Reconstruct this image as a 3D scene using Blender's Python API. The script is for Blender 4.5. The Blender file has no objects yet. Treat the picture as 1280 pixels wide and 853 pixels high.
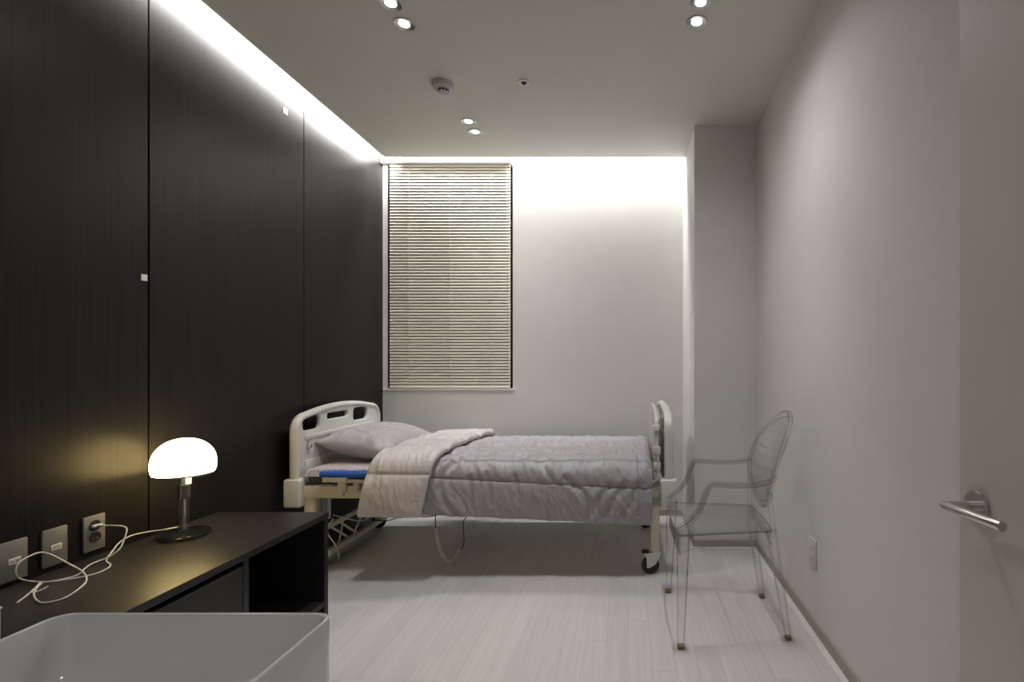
import bpy, bmesh, math, random
from mathutils import Vector, Matrix, noise
random.seed(7)
SC = bpy.context.scene
COL = SC.collection
PI = math.pi

# ------------------------------------------------------------------ camera, world, lights, exposure
F, VX, VY, EYE = 620.0, 786.0, 457.0, 1.17          # focal length and vanishing point in pixels, eye height
cam_d = bpy.data.cameras.new('camera')
cam_d.sensor_width = 36.0
cam_d.lens = F / 1280.0 * 36.0
cam_d.shift_x = (640.0 - VX) / 1280.0
cam_d.shift_y = (VY - 426.5) / 1280.0
cam_d.clip_start = 0.02
cam = bpy.data.objects.new('camera', cam_d)
COL.objects.link(cam)
cam.location = (0, 0, EYE)
cam.rotation_euler = (PI / 2, 0, 0)
SC.camera = cam

world = bpy.data.worlds.new('night')
SC.world = world
world.use_nodes = True
world.node_tree.nodes['Background'].inputs[0].default_value = (0.012, 0.014, 0.02, 1)
world.node_tree.nodes['Background'].inputs[1].default_value = 0.3

SC.view_settings.view_transform = 'Standard'
SC.view_settings.look = 'None'
SC.view_settings.gamma = 1.0
SC.view_settings.use_curve_mapping = False
SC.view_settings.exposure = 0.0
SC.cycles.max_bounces = 12
SC.cycles.diffuse_bounces = 6
SC.cycles.glossy_bounces = 5
SC.cycles.transmission_bounces = 10
SC.cycles.transparent_max_bounces = 40
SC.cycles.sample_clamp_indirect = 6.0
SC.cycles.caustics_reflective = False
SC.cycles.caustics_refractive = False

E_SPOT, E_MID, E_WIDE, E_LEFT, E_BACK = 16.0, 9.0, 8.5, 165.0, 34.0
LAMP_GLOW = 13.0
C_DOWN = (1.0, 0.985, 0.965)
C_COVE = (1.0, 0.985, 0.96)

# room measures
XL, XR, YB, YN, H = -1.919, 0.82, 3.869, -0.85, 2.718
COLX, COLY = 0.423, 3.196                            # the column in the back right corner
LIPX, LIPY = -1.812, 3.684                           # free edges of the suspended ceiling
TOP = 2.95

def strip_light(name, loc, size_x, size_y, aim, energy):
    d = bpy.data.lights.new(name, 'AREA')
    d.shape = 'RECTANGLE'; d.size = size_x; d.size_y = size_y
    d.energy = energy; d.color = C_COVE
    o = bpy.data.objects.new(name, d)
    COL.objects.link(o)
    o.location = loc
    o.rotation_euler = Vector(aim).to_track_quat('-Z', 'Y').to_euler()
    return o
# LED strips lying in the two light coves above the ceiling edges
l1 = strip_light('cove_strip_light', (LIPX + 0.055, (YN + YB) / 2, 2.84), 0.18, YB - YN - 0.04, (-1, 0, -0.45), E_LEFT)
l1.rotation_euler = Matrix((Vector((0, 0, -1)), Vector((0, 1, 0)), Vector((1, 0, 0)))).transposed().to_euler()
l2 = strip_light('cove_strip_light', ((LIPX + COLX) / 2, 3.742, 2.93), COLX - LIPX - 0.06, 0.06, (0, 0.0, -1), E_BACK)

# ------------------------------------------------------------------ helpers
def at(px, py, D):
    """world point of a pixel at depth D"""
    return Vector(((px - VX) * D / F, D, EYE - (py - VY) * D / F))

def nodes_of(m):
    m.use_nodes = True
    return m.node_tree.nodes, m.node_tree.links, m.node_tree.nodes['Principled BSDF']

def rgba(c): return (c[0], c[1], c[2], 1.0)

def mat(name, color, rough=0.5, metal=0.0, var=0.06, scale=20.0, bump=0.0, bscale=None, spec=None, stretch=None, sheen=0.0, coat=0.0):
    """Principled material with a procedural tone variation and fine relief"""
    m = bpy.data.materials.new(name)
    N, L, B = nodes_of(m)
    tc = N.new('ShaderNodeTexCoord')
    mp = N.new('ShaderNodeMapping')
    if stretch: mp.inputs['Scale'].default_value = stretch
    L.new(tc.outputs['Object'], mp.inputs['Vector'])
    nz = N.new('ShaderNodeTexNoise')
    nz.inputs['Scale'].default_value = scale
    nz.inputs['Detail'].default_value = 5
    L.new(mp.outputs[0], nz.inputs['Vector'])
    rp = N.new('ShaderNodeValToRGB')
    lo = [max(0, c * (1 - var)) for c in color]; hi = [min(1, c * (1 + var)) for c in color]
    rp.color_ramp.elements[0].position = 0.3; rp.color_ramp.elements[0].color = rgba(lo)
    rp.color_ramp.elements[1].position = 0.7; rp.color_ramp.elements[1].color = rgba(hi)
    L.new(nz.outputs['Fac'], rp.inputs[0])
    L.new(rp.outputs[0], B.inputs['Base Color'])
    B.inputs['Roughness'].default_value = rough
    B.inputs['Metallic'].default_value = metal
    if spec is not None: B.inputs['Specular IOR Level'].default_value = spec
    if sheen: B.inputs['Sheen Weight'].default_value = sheen
    if coat: B.inputs['Coat Weight'].default_value = coat
    if bump:
        n2 = N.new('ShaderNodeTexNoise')
        n2.inputs['Scale'].default_value = bscale or scale * 4
        n2.inputs['Detail'].default_value = 4
        L.new(mp.outputs[0], n2.inputs['Vector'])
        b = N.new('ShaderNodeBump'); b.inputs['Strength'].default_value = bump; b.inputs['Distance'].default_value = 0.002
        L.new(n2.outputs['Fac'], b.inputs['Height'])
        L.new(b.outputs[0], B.inputs['Normal'])
    return m

def emit_mat(name, color, strength):
    m = bpy.data.materials.new(name)
    N, L, B = nodes_of(m)
    B.inputs['Base Color'].default_value = (0.8, 0.8, 0.8, 1)
    B.inputs['Emission Color'].default_value = rgba(color)
    B.inputs['Emission Strength'].default_value = strength
    return m

def clear_mat(name, face, edge, ior=1.5, rough=0.03):
    """thin clear plastic or glass: straight transmission with tint towards grazing angles, Fresnel reflection"""
    m = bpy.data.materials.new(name)
    m.use_nodes = True
    N, L = m.node_tree.nodes, m.node_tree.links
    N.clear()
    out = N.new('ShaderNodeOutputMaterial')
    mix = N.new('ShaderNodeMixShader')
    tr = N.new('ShaderNodeBsdfTransparent')
    gl = N.new('ShaderNodeBsdfGlossy'); gl.inputs['Roughness'].default_value = rough
    r0 = ((ior - 1) / (ior + 1)) ** 2
    lw = N.new('ShaderNodeLayerWeight'); lw.inputs['Blend'].default_value = 0.5
    pw5 = N.new('ShaderNodeMath'); pw5.operation = 'POWER'; pw5.inputs[1].default_value = 5.0
    L.new(lw.outputs['Facing'], pw5.inputs[0])
    fr = N.new('ShaderNodeMath'); fr.operation = 'MULTIPLY_ADD'; fr.inputs[1].default_value = 1 - r0; fr.inputs[2].default_value = r0
    L.new(pw5.outputs[0], fr.inputs[0])
    rp = N.new('ShaderNodeValToRGB')
    rp.color_ramp.elements[0].position = 0.7; rp.color_ramp.elements[0].color = rgba(face)
    rp.color_ramp.elements[1].position = 1.0; rp.color_ramp.elements[1].color = rgba(edge)
    L.new(lw.outputs['Facing'], rp.inputs[0]); L.new(rp.outputs[0], tr.inputs['Color'])
    L.new(fr.outputs[0], mix.inputs[0]); L.new(tr.outputs[0], mix.inputs[1]); L.new(gl.outputs[0], mix.inputs[2])
    L.new(mix.outputs[0], out.inputs['Surface'])
    return m

class MB:
    """collects shapes in one bmesh"""
    def __init__(self): self.bm = bmesh.new()
    def box(self, c0, c1, bev=0.0, seg=2, rot=None):
        c0, c1 = Vector(c0), Vector(c1)
        cen = (c0 + c1) / 2; s = c1 - c0
        M = Matrix.Translation(cen) @ (rot.to_4x4() if rot else Matrix.Identity(4)) @ Matrix.Diagonal((abs(s.x), abs(s.y), abs(s.z), 1))
        r = bmesh.ops.create_cube(self.bm, size=1.0, matrix=M)
        if bev:
            es = list({e for v in r['verts'] for e in v.link_edges})
            bmesh.ops.bevel(self.bm, geom=es, offset=bev, segments=seg, affect='EDGES', profile=0.5)
        return self
    def bar(self, a, b, w, h, up=(0, 0, 1), bev=0.0):
        """square bar from a to b"""
        a, b = Vector(a), Vector(b)
        z = (b - a).normalized(); x = Vector(up).cross(z)
        if x.length < 1e-4: x = Vector((1, 0, 0)).cross(z)
        x.normalize(); y = z.cross(x)
        R = Matrix((x, y, z)).transposed().to_4x4()
        M = Matrix.Translation((a + b) / 2) @ R @ Matrix.Diagonal((w, h, (b - a).length, 1))
        r = bmesh.ops.create_cube(self.bm, size=1.0, matrix=M)
        if bev:
            es = list({e for v in r['verts'] for e in v.link_edges})
            bmesh.ops.bevel(self.bm, geom=es, offset=bev, segments=2, affect='EDGES', profile=0.5)
        return self
    def cyl(self, a, b, r0, r1=None, seg=24):
        a, b = Vector(a), Vector(b)
        d = b - a
        M = Matrix.Translation((a + b) / 2) @ d.to_track_quat('Z', 'Y').to_matrix().to_4x4()
        bmesh.ops.create_cone(self.bm, cap_ends=True, segments=seg, radius1=r0, radius2=r0 if r1 is None else r1, depth=d.length, matrix=M)
        return self
    def lathe(self, prof, cen=(0, 0, 0), seg=40, axis='Z', closed=False):
        """revolve (r, z) points"""
        bm = self.bm; cen = Vector(cen); rings = []
        for r, z in prof:
            ring = []
            if r < 1e-6:
                p = Vector((0, 0, z)); ring = [p] * seg
                v = bm.verts.new(self._ax(p, axis) + cen); rings.append([v] * seg); continue
            for i in range(seg):
                a = 2 * PI * i / seg
                ring.append(bm.verts.new(self._ax(Vector((r * math.cos(a), r * math.sin(a), z)), axis) + cen))
            rings.append(ring)
        pairs = list(zip(rings, rings[1:])) + ([(rings[-1], rings[0])] if closed else [])
        for A, B in pairs:
            for i in range(seg):
                j = (i + 1) % seg
                vs = [A[i], A[j], B[j], B[i]]
                u = []
                for v in vs:
                    if v not in u: u.append(v)
                if len(u) >= 3:
                    try: bm.faces.new(u)
                    except ValueError: pass
        return self
    @staticmethod
    def _ax(p, axis):
        if axis == 'X': return Vector((p.z, p.x, p.y))
        if axis == 'Y': return Vector((p.x, p.z, p.y))
        return p
    def sweep(self, pts, section, up=(0, 0, 1), scale=None, closed=False, caps=True, edges=()):
        """section: list of (side, up) offsets carried along pts"""
        bm = self.bm; pts = [Vector(p) for p in pts]; n = len(pts); rings = []
        up = Vector(up); px = None
        for i, p in enumerate(pts):
            if closed: t = pts[(i + 1) % n] - pts[i - 1]
            else: t = pts[min(i + 1, n - 1)] - pts[max(i - 1, 0)]
            t.normalize()
            x = t.cross(up)
            if x.length < 0.05: x = px.copy() if px else t.orthogonal()
            x.normalize()
            if px and x.dot(px) < 0: x = -x
            px = x
            y = x.cross(t)
            k = scale(i / (n - 1)) if scale else 1.0
            rings.append([bm.verts.new(p + x * (a * k) + y * (b * k)) for a, b in section])
        m = len(section)
        for i in range(n if closed else n - 1):
            A, B = rings[i], rings[(i + 1) % n]
            for j in range(m):
                f = bm.faces.new((A[j], A[(j + 1) % m], B[(j + 1) % m], B[j]))
                if j in edges: f.material_index = 1
        if caps and not closed:
            bm.faces.new(rings[0][::-1]); bm.faces.new(rings[-1])
        return self
    def tube(self, pts, r, seg=10, closed=False, scale=None):
        return self.sweep(pts, [(r * math.cos(2 * PI * i / seg), r * math.sin(2 * PI * i / seg)) for i in range(seg)], closed=closed, scale=scale)
    def grid(self, fn, nu, nv):
        bm = self.bm
        V = [[bm.verts.new(fn(i / nu, j / nv)) for j in range(nv + 1)] for i in range(nu + 1)]
        for i in range(nu):
            for j in range(nv):
                bm.faces.new((V[i][j], V[i + 1][j], V[i + 1][j + 1], V[i][j + 1]))
        return self
    def prism(self, poly, axis, a, b, bev=0.0):
        """extrude a 2D outline along an axis; poly in the two other axes' order"""
        def P(u, v, w): return {'X': (w, u, v), 'Y': (u, w, v), 'Z': (u, v, w)}[axis]
        bm = self.bm
        A = [bm.verts.new(P(u, v, a)) for u, v in poly]; B = [bm.verts.new(P(u, v, b)) for u, v in poly]
        n = len(poly); fs = [bm.faces.new(A[::-1]), bm.faces.new(B)]
        for i in range(n): fs.append(bm.faces.new((A[i], A[(i + 1) % n], B[(i + 1) % n], B[i])))
        if bev:
            es = [e for f in fs[:2] for e in f.edges]
            bmesh.ops.bevel(bm, geom=es, offset=bev, segments=2, affect='EDGES', profile=0.5)
        return self
    def mesh(self, name, m, smooth=True, angle=40):
        bmesh.ops.recalc_face_normals(self.bm, faces=self.bm.faces)
        me = bpy.data.meshes.new(name)
        self.bm.to_mesh(me); self.bm.free()
        for q in (m if isinstance(m, (list, tuple)) else [m]): me.materials.append(q)
        if smooth:
            me.polygons.foreach_set('use_smooth', [True] * len(me.polygons))
            me.set_sharp_from_angle(angle=math.radians(angle))
        return me
    def build(self, name, m, parent=None, smooth=True, angle=40):
        return link(name, self.mesh(name, m, smooth, angle), parent)

def link(name, me, parent=None):
    o = bpy.data.objects.new(name, me)
    COL.objects.link(o)
    if parent is not None:
        o.parent = parent
        o.matrix_parent_inverse = Matrix.Translation(parent.location).inverted()
    return o

def tag(o, label=None, cat=None, group=None, kind=None):
    if label: o['label'] = label
    if cat: o['category'] = cat
    if group: o['group'] = group
    if kind: o['kind'] = kind
    return o

def thing(name, loc, label, cat, group=None):
    o = bpy.data.objects.new(name, None)
    o.empty_display_size = 0.1
    COL.objects.link(o); o.location = loc
    return tag(o, label, cat, group)

def smooth_path(pts, n=12, closed=False):
    pts = [Vector(p) for p in pts]; out = []; k = len(pts)
    rng = range(k if closed else k - 1)
    for i in rng:
        if closed: p0, p1, p2, p3 = pts[i - 1], pts[i], pts[(i + 1) % k], pts[(i + 2) % k]
        else: p0, p1, p2, p3 = pts[max(i - 1, 0)], pts[i], pts[i + 1], pts[min(i + 2, k - 1)]
        for j in range(n):
            t = j / n
            out.append(0.5 * ((2 * p1) + (p2 - p0) * t + (2 * p0 - 5 * p1 + 4 * p2 - p3) * t * t + (3 * p1 - p0 - 3 * p2 + p3) * t ** 3))
    if not closed: out.append(pts[-1])
    return out

def rrect(x0, y0, x1, y1, r, n=6):
    out = []
    for cx, cy, a0 in ((x1 - r, y1 - r, 0), (x0 + r, y1 - r, 90), (x0 + r, y0 + r, 180), (x1 - r, y0 + r, 270)):
        for i in range(n + 1):
            a = math.radians(a0 + 90 * i / n)
            out.append((cx + r * math.cos(a), cy + r * math.sin(a)))
    return out

def plate_with_holes(outline, holes, thick, bev, m, name):
    """flat board (in the YZ plane, centred on x = 0) with holes and rounded rims, as a mesh"""
    bm = bmesh.new()
    edges = []
    for loop in [outline] + holes:
        vs = [bm.verts.new((-thick / 2, y, z)) for y, z in loop]
        edges += [bm.edges.new((vs[i], vs[(i + 1) % len(vs)])) for i in range(len(vs))]
    bmesh.ops.triangle_fill(bm, use_beauty=True, use_dissolve=False, edges=edges)
    front = list(bm.faces)
    rim0 = [e for e in bm.edges if len(e.link_faces) == 1]
    r = bmesh.ops.extrude_face_region(bm, geom=front)
    nv = [g for g in r['geom'] if isinstance(g, bmesh.types.BMVert)]
    for v in nv: v.co.x += thick
    if not all(f.is_valid for f in front) or len([f for f in bm.faces if all(abs(v.co.x + thick / 2) < 1e-6 for v in f.verts)]) == 0:
        pass
    bmesh.ops.recalc_face_normals(bm, faces=bm.faces)
    bm.normal_update()
    es = [e for e in bm.edges if len(e.link_faces) == 2 and e.calc_face_angle(0) > 1.2 and abs(e.verts[0].co.x - e.verts[1].co.x) < 1e-6]
    bmesh.ops.bevel(bm, geom=es, offset=bev, segments=3, affect='EDGES', profile=0.5, clamp_overlap=True)
    bmesh.ops.recalc_face_normals(bm, faces=bm.faces)
    me = bpy.data.meshes.new(name)
    bm.to_mesh(me); bm.free()
    me.materials.append(m)
    me.polygons.foreach_set('use_smooth', [True] * len(me.polygons))
    me.set_sharp_from_angle(angle=math.radians(40))
    return me

# ------------------------------------------------------------------ materials
M = {}
M['wall'] = mat('warm_white_wallpaper', (0.71, 0.70, 0.68), 0.75, var=0.015, scale=9, bump=0.25, bscale=260)
M['ceiling'] = mat('ceiling_paint', (0.69, 0.675, 0.645), 0.8, var=0.012, scale=5, bump=0.1, bscale=200)
M['door'] = mat('door_laminate', (0.60, 0.57, 0.53), 0.5, var=0.015, scale=6, bump=0.1, bscale=150)
M['base'] = mat('taupe_baseboard', (0.36, 0.335, 0.285), 0.5, var=0.03)
M['white_trim'] = mat('white_trim_paint', (0.78, 0.77, 0.75), 0.45, var=0.02)
M['dark_gap'] = mat('black_joint', (0.008, 0.008, 0.008), 0.7)
M['black_alu'] = mat('black_window_frame', (0.015, 0.015, 0.015), 0.4)
M['slat'] = mat('cream_aluminium_slat', (0.70, 0.68, 0.585), 0.42, var=0.02, scale=4)
M['cord_white'] = mat('white_cord', (0.60, 0.58, 0.53), 0.5)
M['bedplastic'] = mat('off_white_bed_plastic', (0.64, 0.64, 0.605), 0.36, var=0.015, scale=6)
M['bedframe'] = mat('beige_powder_coat', (0.60, 0.565, 0.455), 0.4, var=0.02, scale=10)
M['bedframe2'] = mat('ivory_tray_board', (0.56, 0.54, 0.50), 0.35, var=0.02, scale=10)
M['blue'] = mat('blue_plastic', (0.03, 0.115, 0.50), 0.4, var=0.06)
M['darkgrey'] = mat('dark_grey_plastic', (0.05, 0.05, 0.055), 0.5)
M['black'] = mat('black_rubber', (0.012, 0.012, 0.013), 0.45)
M['steel'] = mat('brushed_steel', (0.62, 0.60, 0.57), 0.22, metal=1.0, var=0.04, scale=30)
M['zinc'] = mat('zinc_plated_steel', (0.6, 0.6, 0.6), 0.35, metal=0.9)
M['chrome'] = mat('chrome', (0.8, 0.79, 0.77), 0.1, metal=1.0, var=0.01)
M['plate'] = mat('satin_aluminium_plate', (0.235, 0.23, 0.225), 0.42, metal=0.4, var=0.02, scale=40)
M['plate_white'] = mat('ivory_plastic_plate', (0.66, 0.64, 0.60), 0.4, var=0.02)
M['insert'] = mat('white_plastic_insert', (0.72, 0.70, 0.66), 0.4)
M['ceramic'] = mat('white_ceramic', (0.70, 0.70, 0.708), 0.12, var=0.01, scale=3, coat=0.3)
M['counter'] = mat('white_counter', (0.78, 0.77, 0.75), 0.3, var=0.01)
M['detector'] = mat('grey_white_plastic', (0.50, 0.50, 0.53), 0.5, var=0.02)
M['sheet'] = None
M['duvet'] = mat('lavender_grey_satin', (0.345, 0.328, 0.352), 0.5, var=0.04, scale=14, bump=0.25, bscale=60, sheen=0.15)
M['lining'] = mat('pale_pink_satin', (0.53, 0.478, 0.475), 0.5, var=0.04, scale=14, bump=0.25, bscale=60, sheen=0.15)
M['pillow'] = mat('lavender_grey_pillowcase', (0.36, 0.335, 0.355), 0.5, var=0.04, scale=10, bump=0.3, bscale=60, sheen=0.2)
M['acrylic'] = clear_mat('clear_polycarbonate', (0.982, 0.98, 0.984), (0.50, 0.48, 0.55), 1.58, 0.07)
M['acrylic_edge'] = clear_mat('polycarbonate_edge', (0.72, 0.70, 0.75), (0.38, 0.36, 0.42), 1.9, 0.12)
M['glass'] = clear_mat('clear_glass', (0.97, 0.985, 0.98), (0.62, 0.72, 0.68), 1.6, 0.03)
M['thick_glass'] = clear_mat('thick_green_glass', (0.70, 0.80, 0.76), (0.30, 0.44, 0.40), 1.75, 0.06)
M['pane'] = clear_mat('window_glass', (0.93, 0.95, 0.95), (0.6, 0.65, 0.65), 1.5, 0.0)
M['pad'] = mat('amber_rubber_pad', (0.22, 0.16, 0.08), 0.6)
M['tube'] = mat('milky_vinyl_sleeve', (0.50, 0.485, 0.465), 0.3, var=0.08, scale=40)

def wood_mat(name, dark, light, rough, axis, spec=0.5, grain=90.0, bump=0.35, rand=False, long=1.6):
    """wood decor with grain along one axis"""
    m = bpy.data.materials.new(name)
    N, L, B = nodes_of(m)
    tc = N.new('ShaderNodeTexCoord'); mp = N.new('ShaderNodeMapping')
    sc = [grain, grain, grain]; sc['XYZ'.index(axis)] = long
    mp.inputs['Scale'].default_value = sc
    L.new(tc.outputs['Object'], mp.inputs['Vector'])
    vec = mp.outputs[0]
    oi = None
    if rand:
        oi = N.new('ShaderNodeObjectInfo')
        mul = N.new('ShaderNodeMath'); mul.operation = 'MULTIPLY'; mul.inputs[1].default_value = 400.0
        L.new(oi.outputs['Random'], mul.inputs[0])
        add = N.new('ShaderNodeVectorMath'); add.operation = 'ADD'
        L.new(mp.outputs[0], add.inputs[0]); L.new(mul.outputs[0], add.inputs[1]); vec = add.outputs[0]
    n1 = N.new('ShaderNodeTexNoise'); n1.inputs['Scale'].default_value = 1.0; n1.inputs['Detail'].default_value = 6; n1.inputs['Distortion'].default_value = 0.4
    L.new(vec, n1.inputs['Vector'])
    sc2 = N.new('ShaderNodeVectorMath'); sc2.operation = 'SCALE'; sc2.inputs['Scale'].default_value = 0.16
    L.new(vec, sc2.inputs[0])
    n2 = N.new('ShaderNodeTexNoise'); n2.inputs['Scale'].default_value = 1.0; n2.inputs['Detail'].default_value = 3; n2.inputs['Distortion'].default_value = 1.2
    L.new(sc2.outputs[0], n2.inputs['Vector'])
    mx = N.new('ShaderNodeMix'); mx.data_type = 'FLOAT'; mx.inputs[0].default_value = 0.3
    L.new(n1.outputs['Fac'], mx.inputs[2]); L.new(n2.outputs['Fac'], mx.inputs[3])
    rp = N.new('ShaderNodeValToRGB')
    rp.color_ramp.elements[0].position = 0.34; rp.color_ramp.elements[0].color = rgba(dark)
    rp.color_ramp.elements[1].position = 0.66; rp.color_ramp.elements[1].color = rgba(light)
    L.new(mx.outputs[0], rp.inputs[0])
    col = rp.outputs[0]
    if rand:
        hs = N.new('ShaderNodeHueSaturation')
        mr = N.new('ShaderNodeMapRange'); mr.inputs['To Min'].default_value = 0.96; mr.inputs['To Max'].default_value = 1.03
        L.new(oi.outputs['Random'], mr.inputs['Value']); L.new(mr.outputs[0], hs.inputs['Value'])
        L.new(col, hs.inputs['Color']); col = hs.outputs[0]
    L.new(col, B.inputs['Base Color'])
    B.inputs['Roughness'].default_value = rough
    B.inputs['Specular IOR Level'].default_value = spec
    b = N.new('ShaderNodeBump'); b.inputs['Strength'].default_value = bump; b.inputs['Distance'].default_value = 0.0006
    L.new(n1.outputs['Fac'], b.inputs['Height']); L.new(b.outputs[0], B.inputs['Normal'])
    return m

M['panel'] = wood_mat('dark_wenge_panel', (0.0085, 0.0076, 0.0073), (0.019, 0.0168, 0.0162), 0.36, 'Z', 0.17, 300, 0.22, True, 2.5)
M['cabinet'] = wood_mat('dark_wenge_cabinet', (0.012, 0.0105, 0.0098), (0.026, 0.0225, 0.021), 0.38, 'Y', 0.35, 170, 0.35, False, 3.0)
M['plank'] = wood_mat('pale_ash_laminate', (0.565, 0.545, 0.53), (0.64, 0.622, 0.61), 0.40, 'Y', 0.4, 60, 0.12, True, 2.2)

def sheet_mat():
    m = bpy.data.materials.new('small_print_sheet')
    N, L, B = nodes_of(m)
    tc = N.new('ShaderNodeTexCoord')
    vo = N.new('ShaderNodeTexVoronoi'); vo.inputs['Scale'].default_value = 70
    L.new(tc.outputs['Object'], vo.inputs['Vector'])
    rp = N.new('ShaderNodeValToRGB')
    rp.color_ramp.elements[0].position = 0.2; rp.color_ramp.elements[0].color = (0.30, 0.24, 0.26, 1)
    rp.color_ramp.elements[1].position = 0.55; rp.color_ramp.elements[1].color = (0.47, 0.42, 0.44, 1)
    L.new(vo.outputs['Distance'], rp.inputs[0]); L.new(rp.outputs[0], B.inputs['Base Color'])
    B.inputs['Roughness'].default_value = 0.7
    return m
M['sheet'] = sheet_mat()

# ------------------------------------------------------------------ the room
def struct(name, mb, m, parent=None, smooth=False):
    o = mb.build(name, m, parent, smooth)
    if parent is None: o['kind'] = 'structure'
    return o

floor = struct('floor', MB().box((XL - 0.1, YN - 0.1, -0.05), (XR + 0.1, YB + 0.1, -0.004)), M['base'])
pw = 0.0913; rows = 30; plen = 0.92
plank_me = {}
for i in range(rows):
    x0 = XL + i * pw
    off = (i * 0.377) % plen
    y = YN - off
    while y < YB:
        a, b = max(y, YN), min(y + plen, YB)
        if b - a > 0.02:
            key = (round(b - a, 3))
            if key not in plank_me:
                plank_me[key] = MB().box((-pw / 2 + 0.00015, -(b - a) / 2 + 0.00015, -0.006), (pw / 2 - 0.00015, (b - a) / 2 - 0.00015, 0.0), 0.0004, 1).mesh('plank', M['plank'], False)
            o = link('plank', plank_me[key], floor)
            o.location = (x0 + pw / 2, (a + b) / 2, 0)
        y += plen

# left wall: dark panels with open joints
wall_left = struct('wall_left', MB().box((XL - 0.14, YN - 0.1, -0.05), (XL - 0.022, YB + 0.1, TOP + 0.05)), M['dark_gap'])
joints = [1.983, 2.930]
edges_y = [YB, 2.930, 1.983, 1.040, 0.097, YN]
for k in range(5):
    y1, y0 = edges_y[k], edges_y[k + 1]
    g0 = 0.007 if abs(y0 - 1.983) < 1e-3 else 0.005
    g1 = 0.007 if abs(y1 - 1.983) < 1e-3 else 0.005
    MB().box((XL - 0.022, y0 + g0 / 2, 0.0), (XL, y1 - (g1 / 2 if k else 0), TOP - 0.04), 0.0012, 1).build('panel', M['panel'], wall_left, False)

wall_right = struct('wall_right', MB().box((XR, YN - 0.1, -0.05), (XR + 0.12, YB + 0.15, TOP + 0.05)), M['wall'])
wall_near = struct('wall_near', MB().box((XL - 0.1, YN - 0.12, -0.05), (XR + 0.1, YN, TOP + 0.05)), M['wall'])
# back wall with the window opening
WX0, WX1, WZ0, WZ1 = -1.881, -0.905, 0.989, 2.738
wb = MB()
wb.box((XL - 0.1, YB, -0.05), (WX0, YB + 0.16, TOP + 0.05))
wb.box((WX1, YB, -0.05), (XR + 0.1, YB + 0.16, TOP + 0.05))
wb.box((WX0, YB, -0.05), (WX1, YB + 0.16, WZ0))
wb.box((WX0, YB, WZ1), (WX1, YB + 0.16, TOP + 0.05))
wall_back = struct('wall_back', wb, M['wall'])
column = struct('wall_column', MB().box((COLX, COLY, -0.02), (XR + 0.02, YB + 0.02, TOP + 0.02)), M['wall'])
cl = MB()
cl.box((LIPX, YN - 0.05, H), (COLX, LIPY, H + 0.015))
cl.box((COLX, YN - 0.05, H), (XR + 0.05, COLY + 0.002, H + 0.015))
ceiling = struct('ceiling', cl, M['ceiling'])
struct('ceiling_cove', MB().box((XL - 0.1, YN - 0.1, TOP), (XR + 0.1, YB + 0.16, TOP + 0.05)), M['white_trim'])

# baseboards and the white strip at their foot
struct('baseboard_right', MB().box((XR - 0.008, YN, 0.0), (XR, COLY, 0.050), 0.002, 1), M['base'])
struct('baseboard_column', MB().box((COLX - 0.008, COLY - 0.008, 0.0), (XR - 0.008, COLY, 0.046), 0.002, 1).box((COLX - 0.008, COLY, 0.0), (COLX, YB, 0.046)), M['base'])
struct('baseboard_back', MB().box((XL, YB - 0.008, 0.0), (COLX - 0.008, YB, 0.046), 0.002, 1), M['base'])
struct('trim_1', MB().box((XR - 0.036, 0.9, 0.0), (XR - 0.008, COLY - 0.008, 0.004), 0.001, 1), M['white_trim'])
struct('trim_2', MB().box((COLX - 0.03, COLY - 0.026, 0.0), (XR - 0.036, COLY - 0.008, 0.004), 0.001, 1), M['white_trim'])
# head trim and sill of the window
struct('trim_3', MB().box((XL, YB - 0.045, WZ1 - 0.003), (WX1 - 0.01, YB, WZ1 + 0.05), 0.003, 1), M['white_trim'])
sill = MB().box((XL + 0.005, YB - 0.012, WZ0 - 0.014), (WX1 + 0.012, YB + 0.10, WZ0), 0.003, 2)
struct('trim_4', sill, M['white_trim'])

# window: black aluminium frame, pane and dark reveal behind the blind
wf = MB()
ya, yb = YB + 0.045, YB + 0.15
t = 0.05
wf.box((WX0, ya, WZ0), (WX0 + t, yb, WZ1)); wf.box((WX1 - t, ya, WZ0), (WX1, yb, WZ1))
wf.box((WX0, ya, WZ0), (WX1, yb, WZ0 + t)); wf.box((WX0, ya, WZ1 - t), (WX1, yb, WZ1))
wf.box((WX0, ya, 1.86), (WX1, yb, 1.90))
for xx in (WX0, WX1 - 0.006): wf.box((xx, YB + 0.003, WZ0), (xx + 0.006, ya, WZ1))
window = struct('window_1', wf, M['black_alu'])
MB().box((WX0 + t, YB + 0.10, WZ0 + t), (WX1 - t, YB + 0.106, WZ1 - t)).build('pane', M['pane'], window, False)

# door leaf folded back along the right wall, with a lever handle
DX, DYE = 0.775, 1.163
door = struct('door_1', MB().box((DX, 0.27, 0.008), (DX + 0.04, DYE, 2.15), 0.002, 1), M['door'])
door['label'] = 'warm grey door leaf opened back against the right wall'
hd = MB()
ry, rz = 1.100, 0.858
hd.lathe([(0.0, 0.0), (0.035, 0.0), (0.035, -0.006), (0.0335, -0.009), (0.0, -0.009)], (DX, ry, rz), 40, 'X')
hl = hd.build('handle_rose', M['steel'], door); hl['label'] = 'round steel rose of the door handle'
lv = MB()
lv.cyl((DX - 0.008, ry, rz), (DX - 0.0675, ry, rz), 0.010, seg=24)
lever = lv.build('handle_neck', M['steel'], door)
lv = MB()
lv.cyl((DX - 0.0675, 1.113, rz - 0.001), (DX - 0.0675, 0.939, rz + 0.006), 0.010, seg=28)
ce = [e for e in lv.bm.edges if len(e.link_faces) == 2 and e.calc_face_angle(0) > 1.2]
bmesh.ops.bevel(lv.bm, geom=ce, offset=0.0012, segments=2, affect='EDGES', profile=0.5)
lev = lv.build('lever', M['steel'], door); lev['label'] = 'straight round steel lever'

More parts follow.
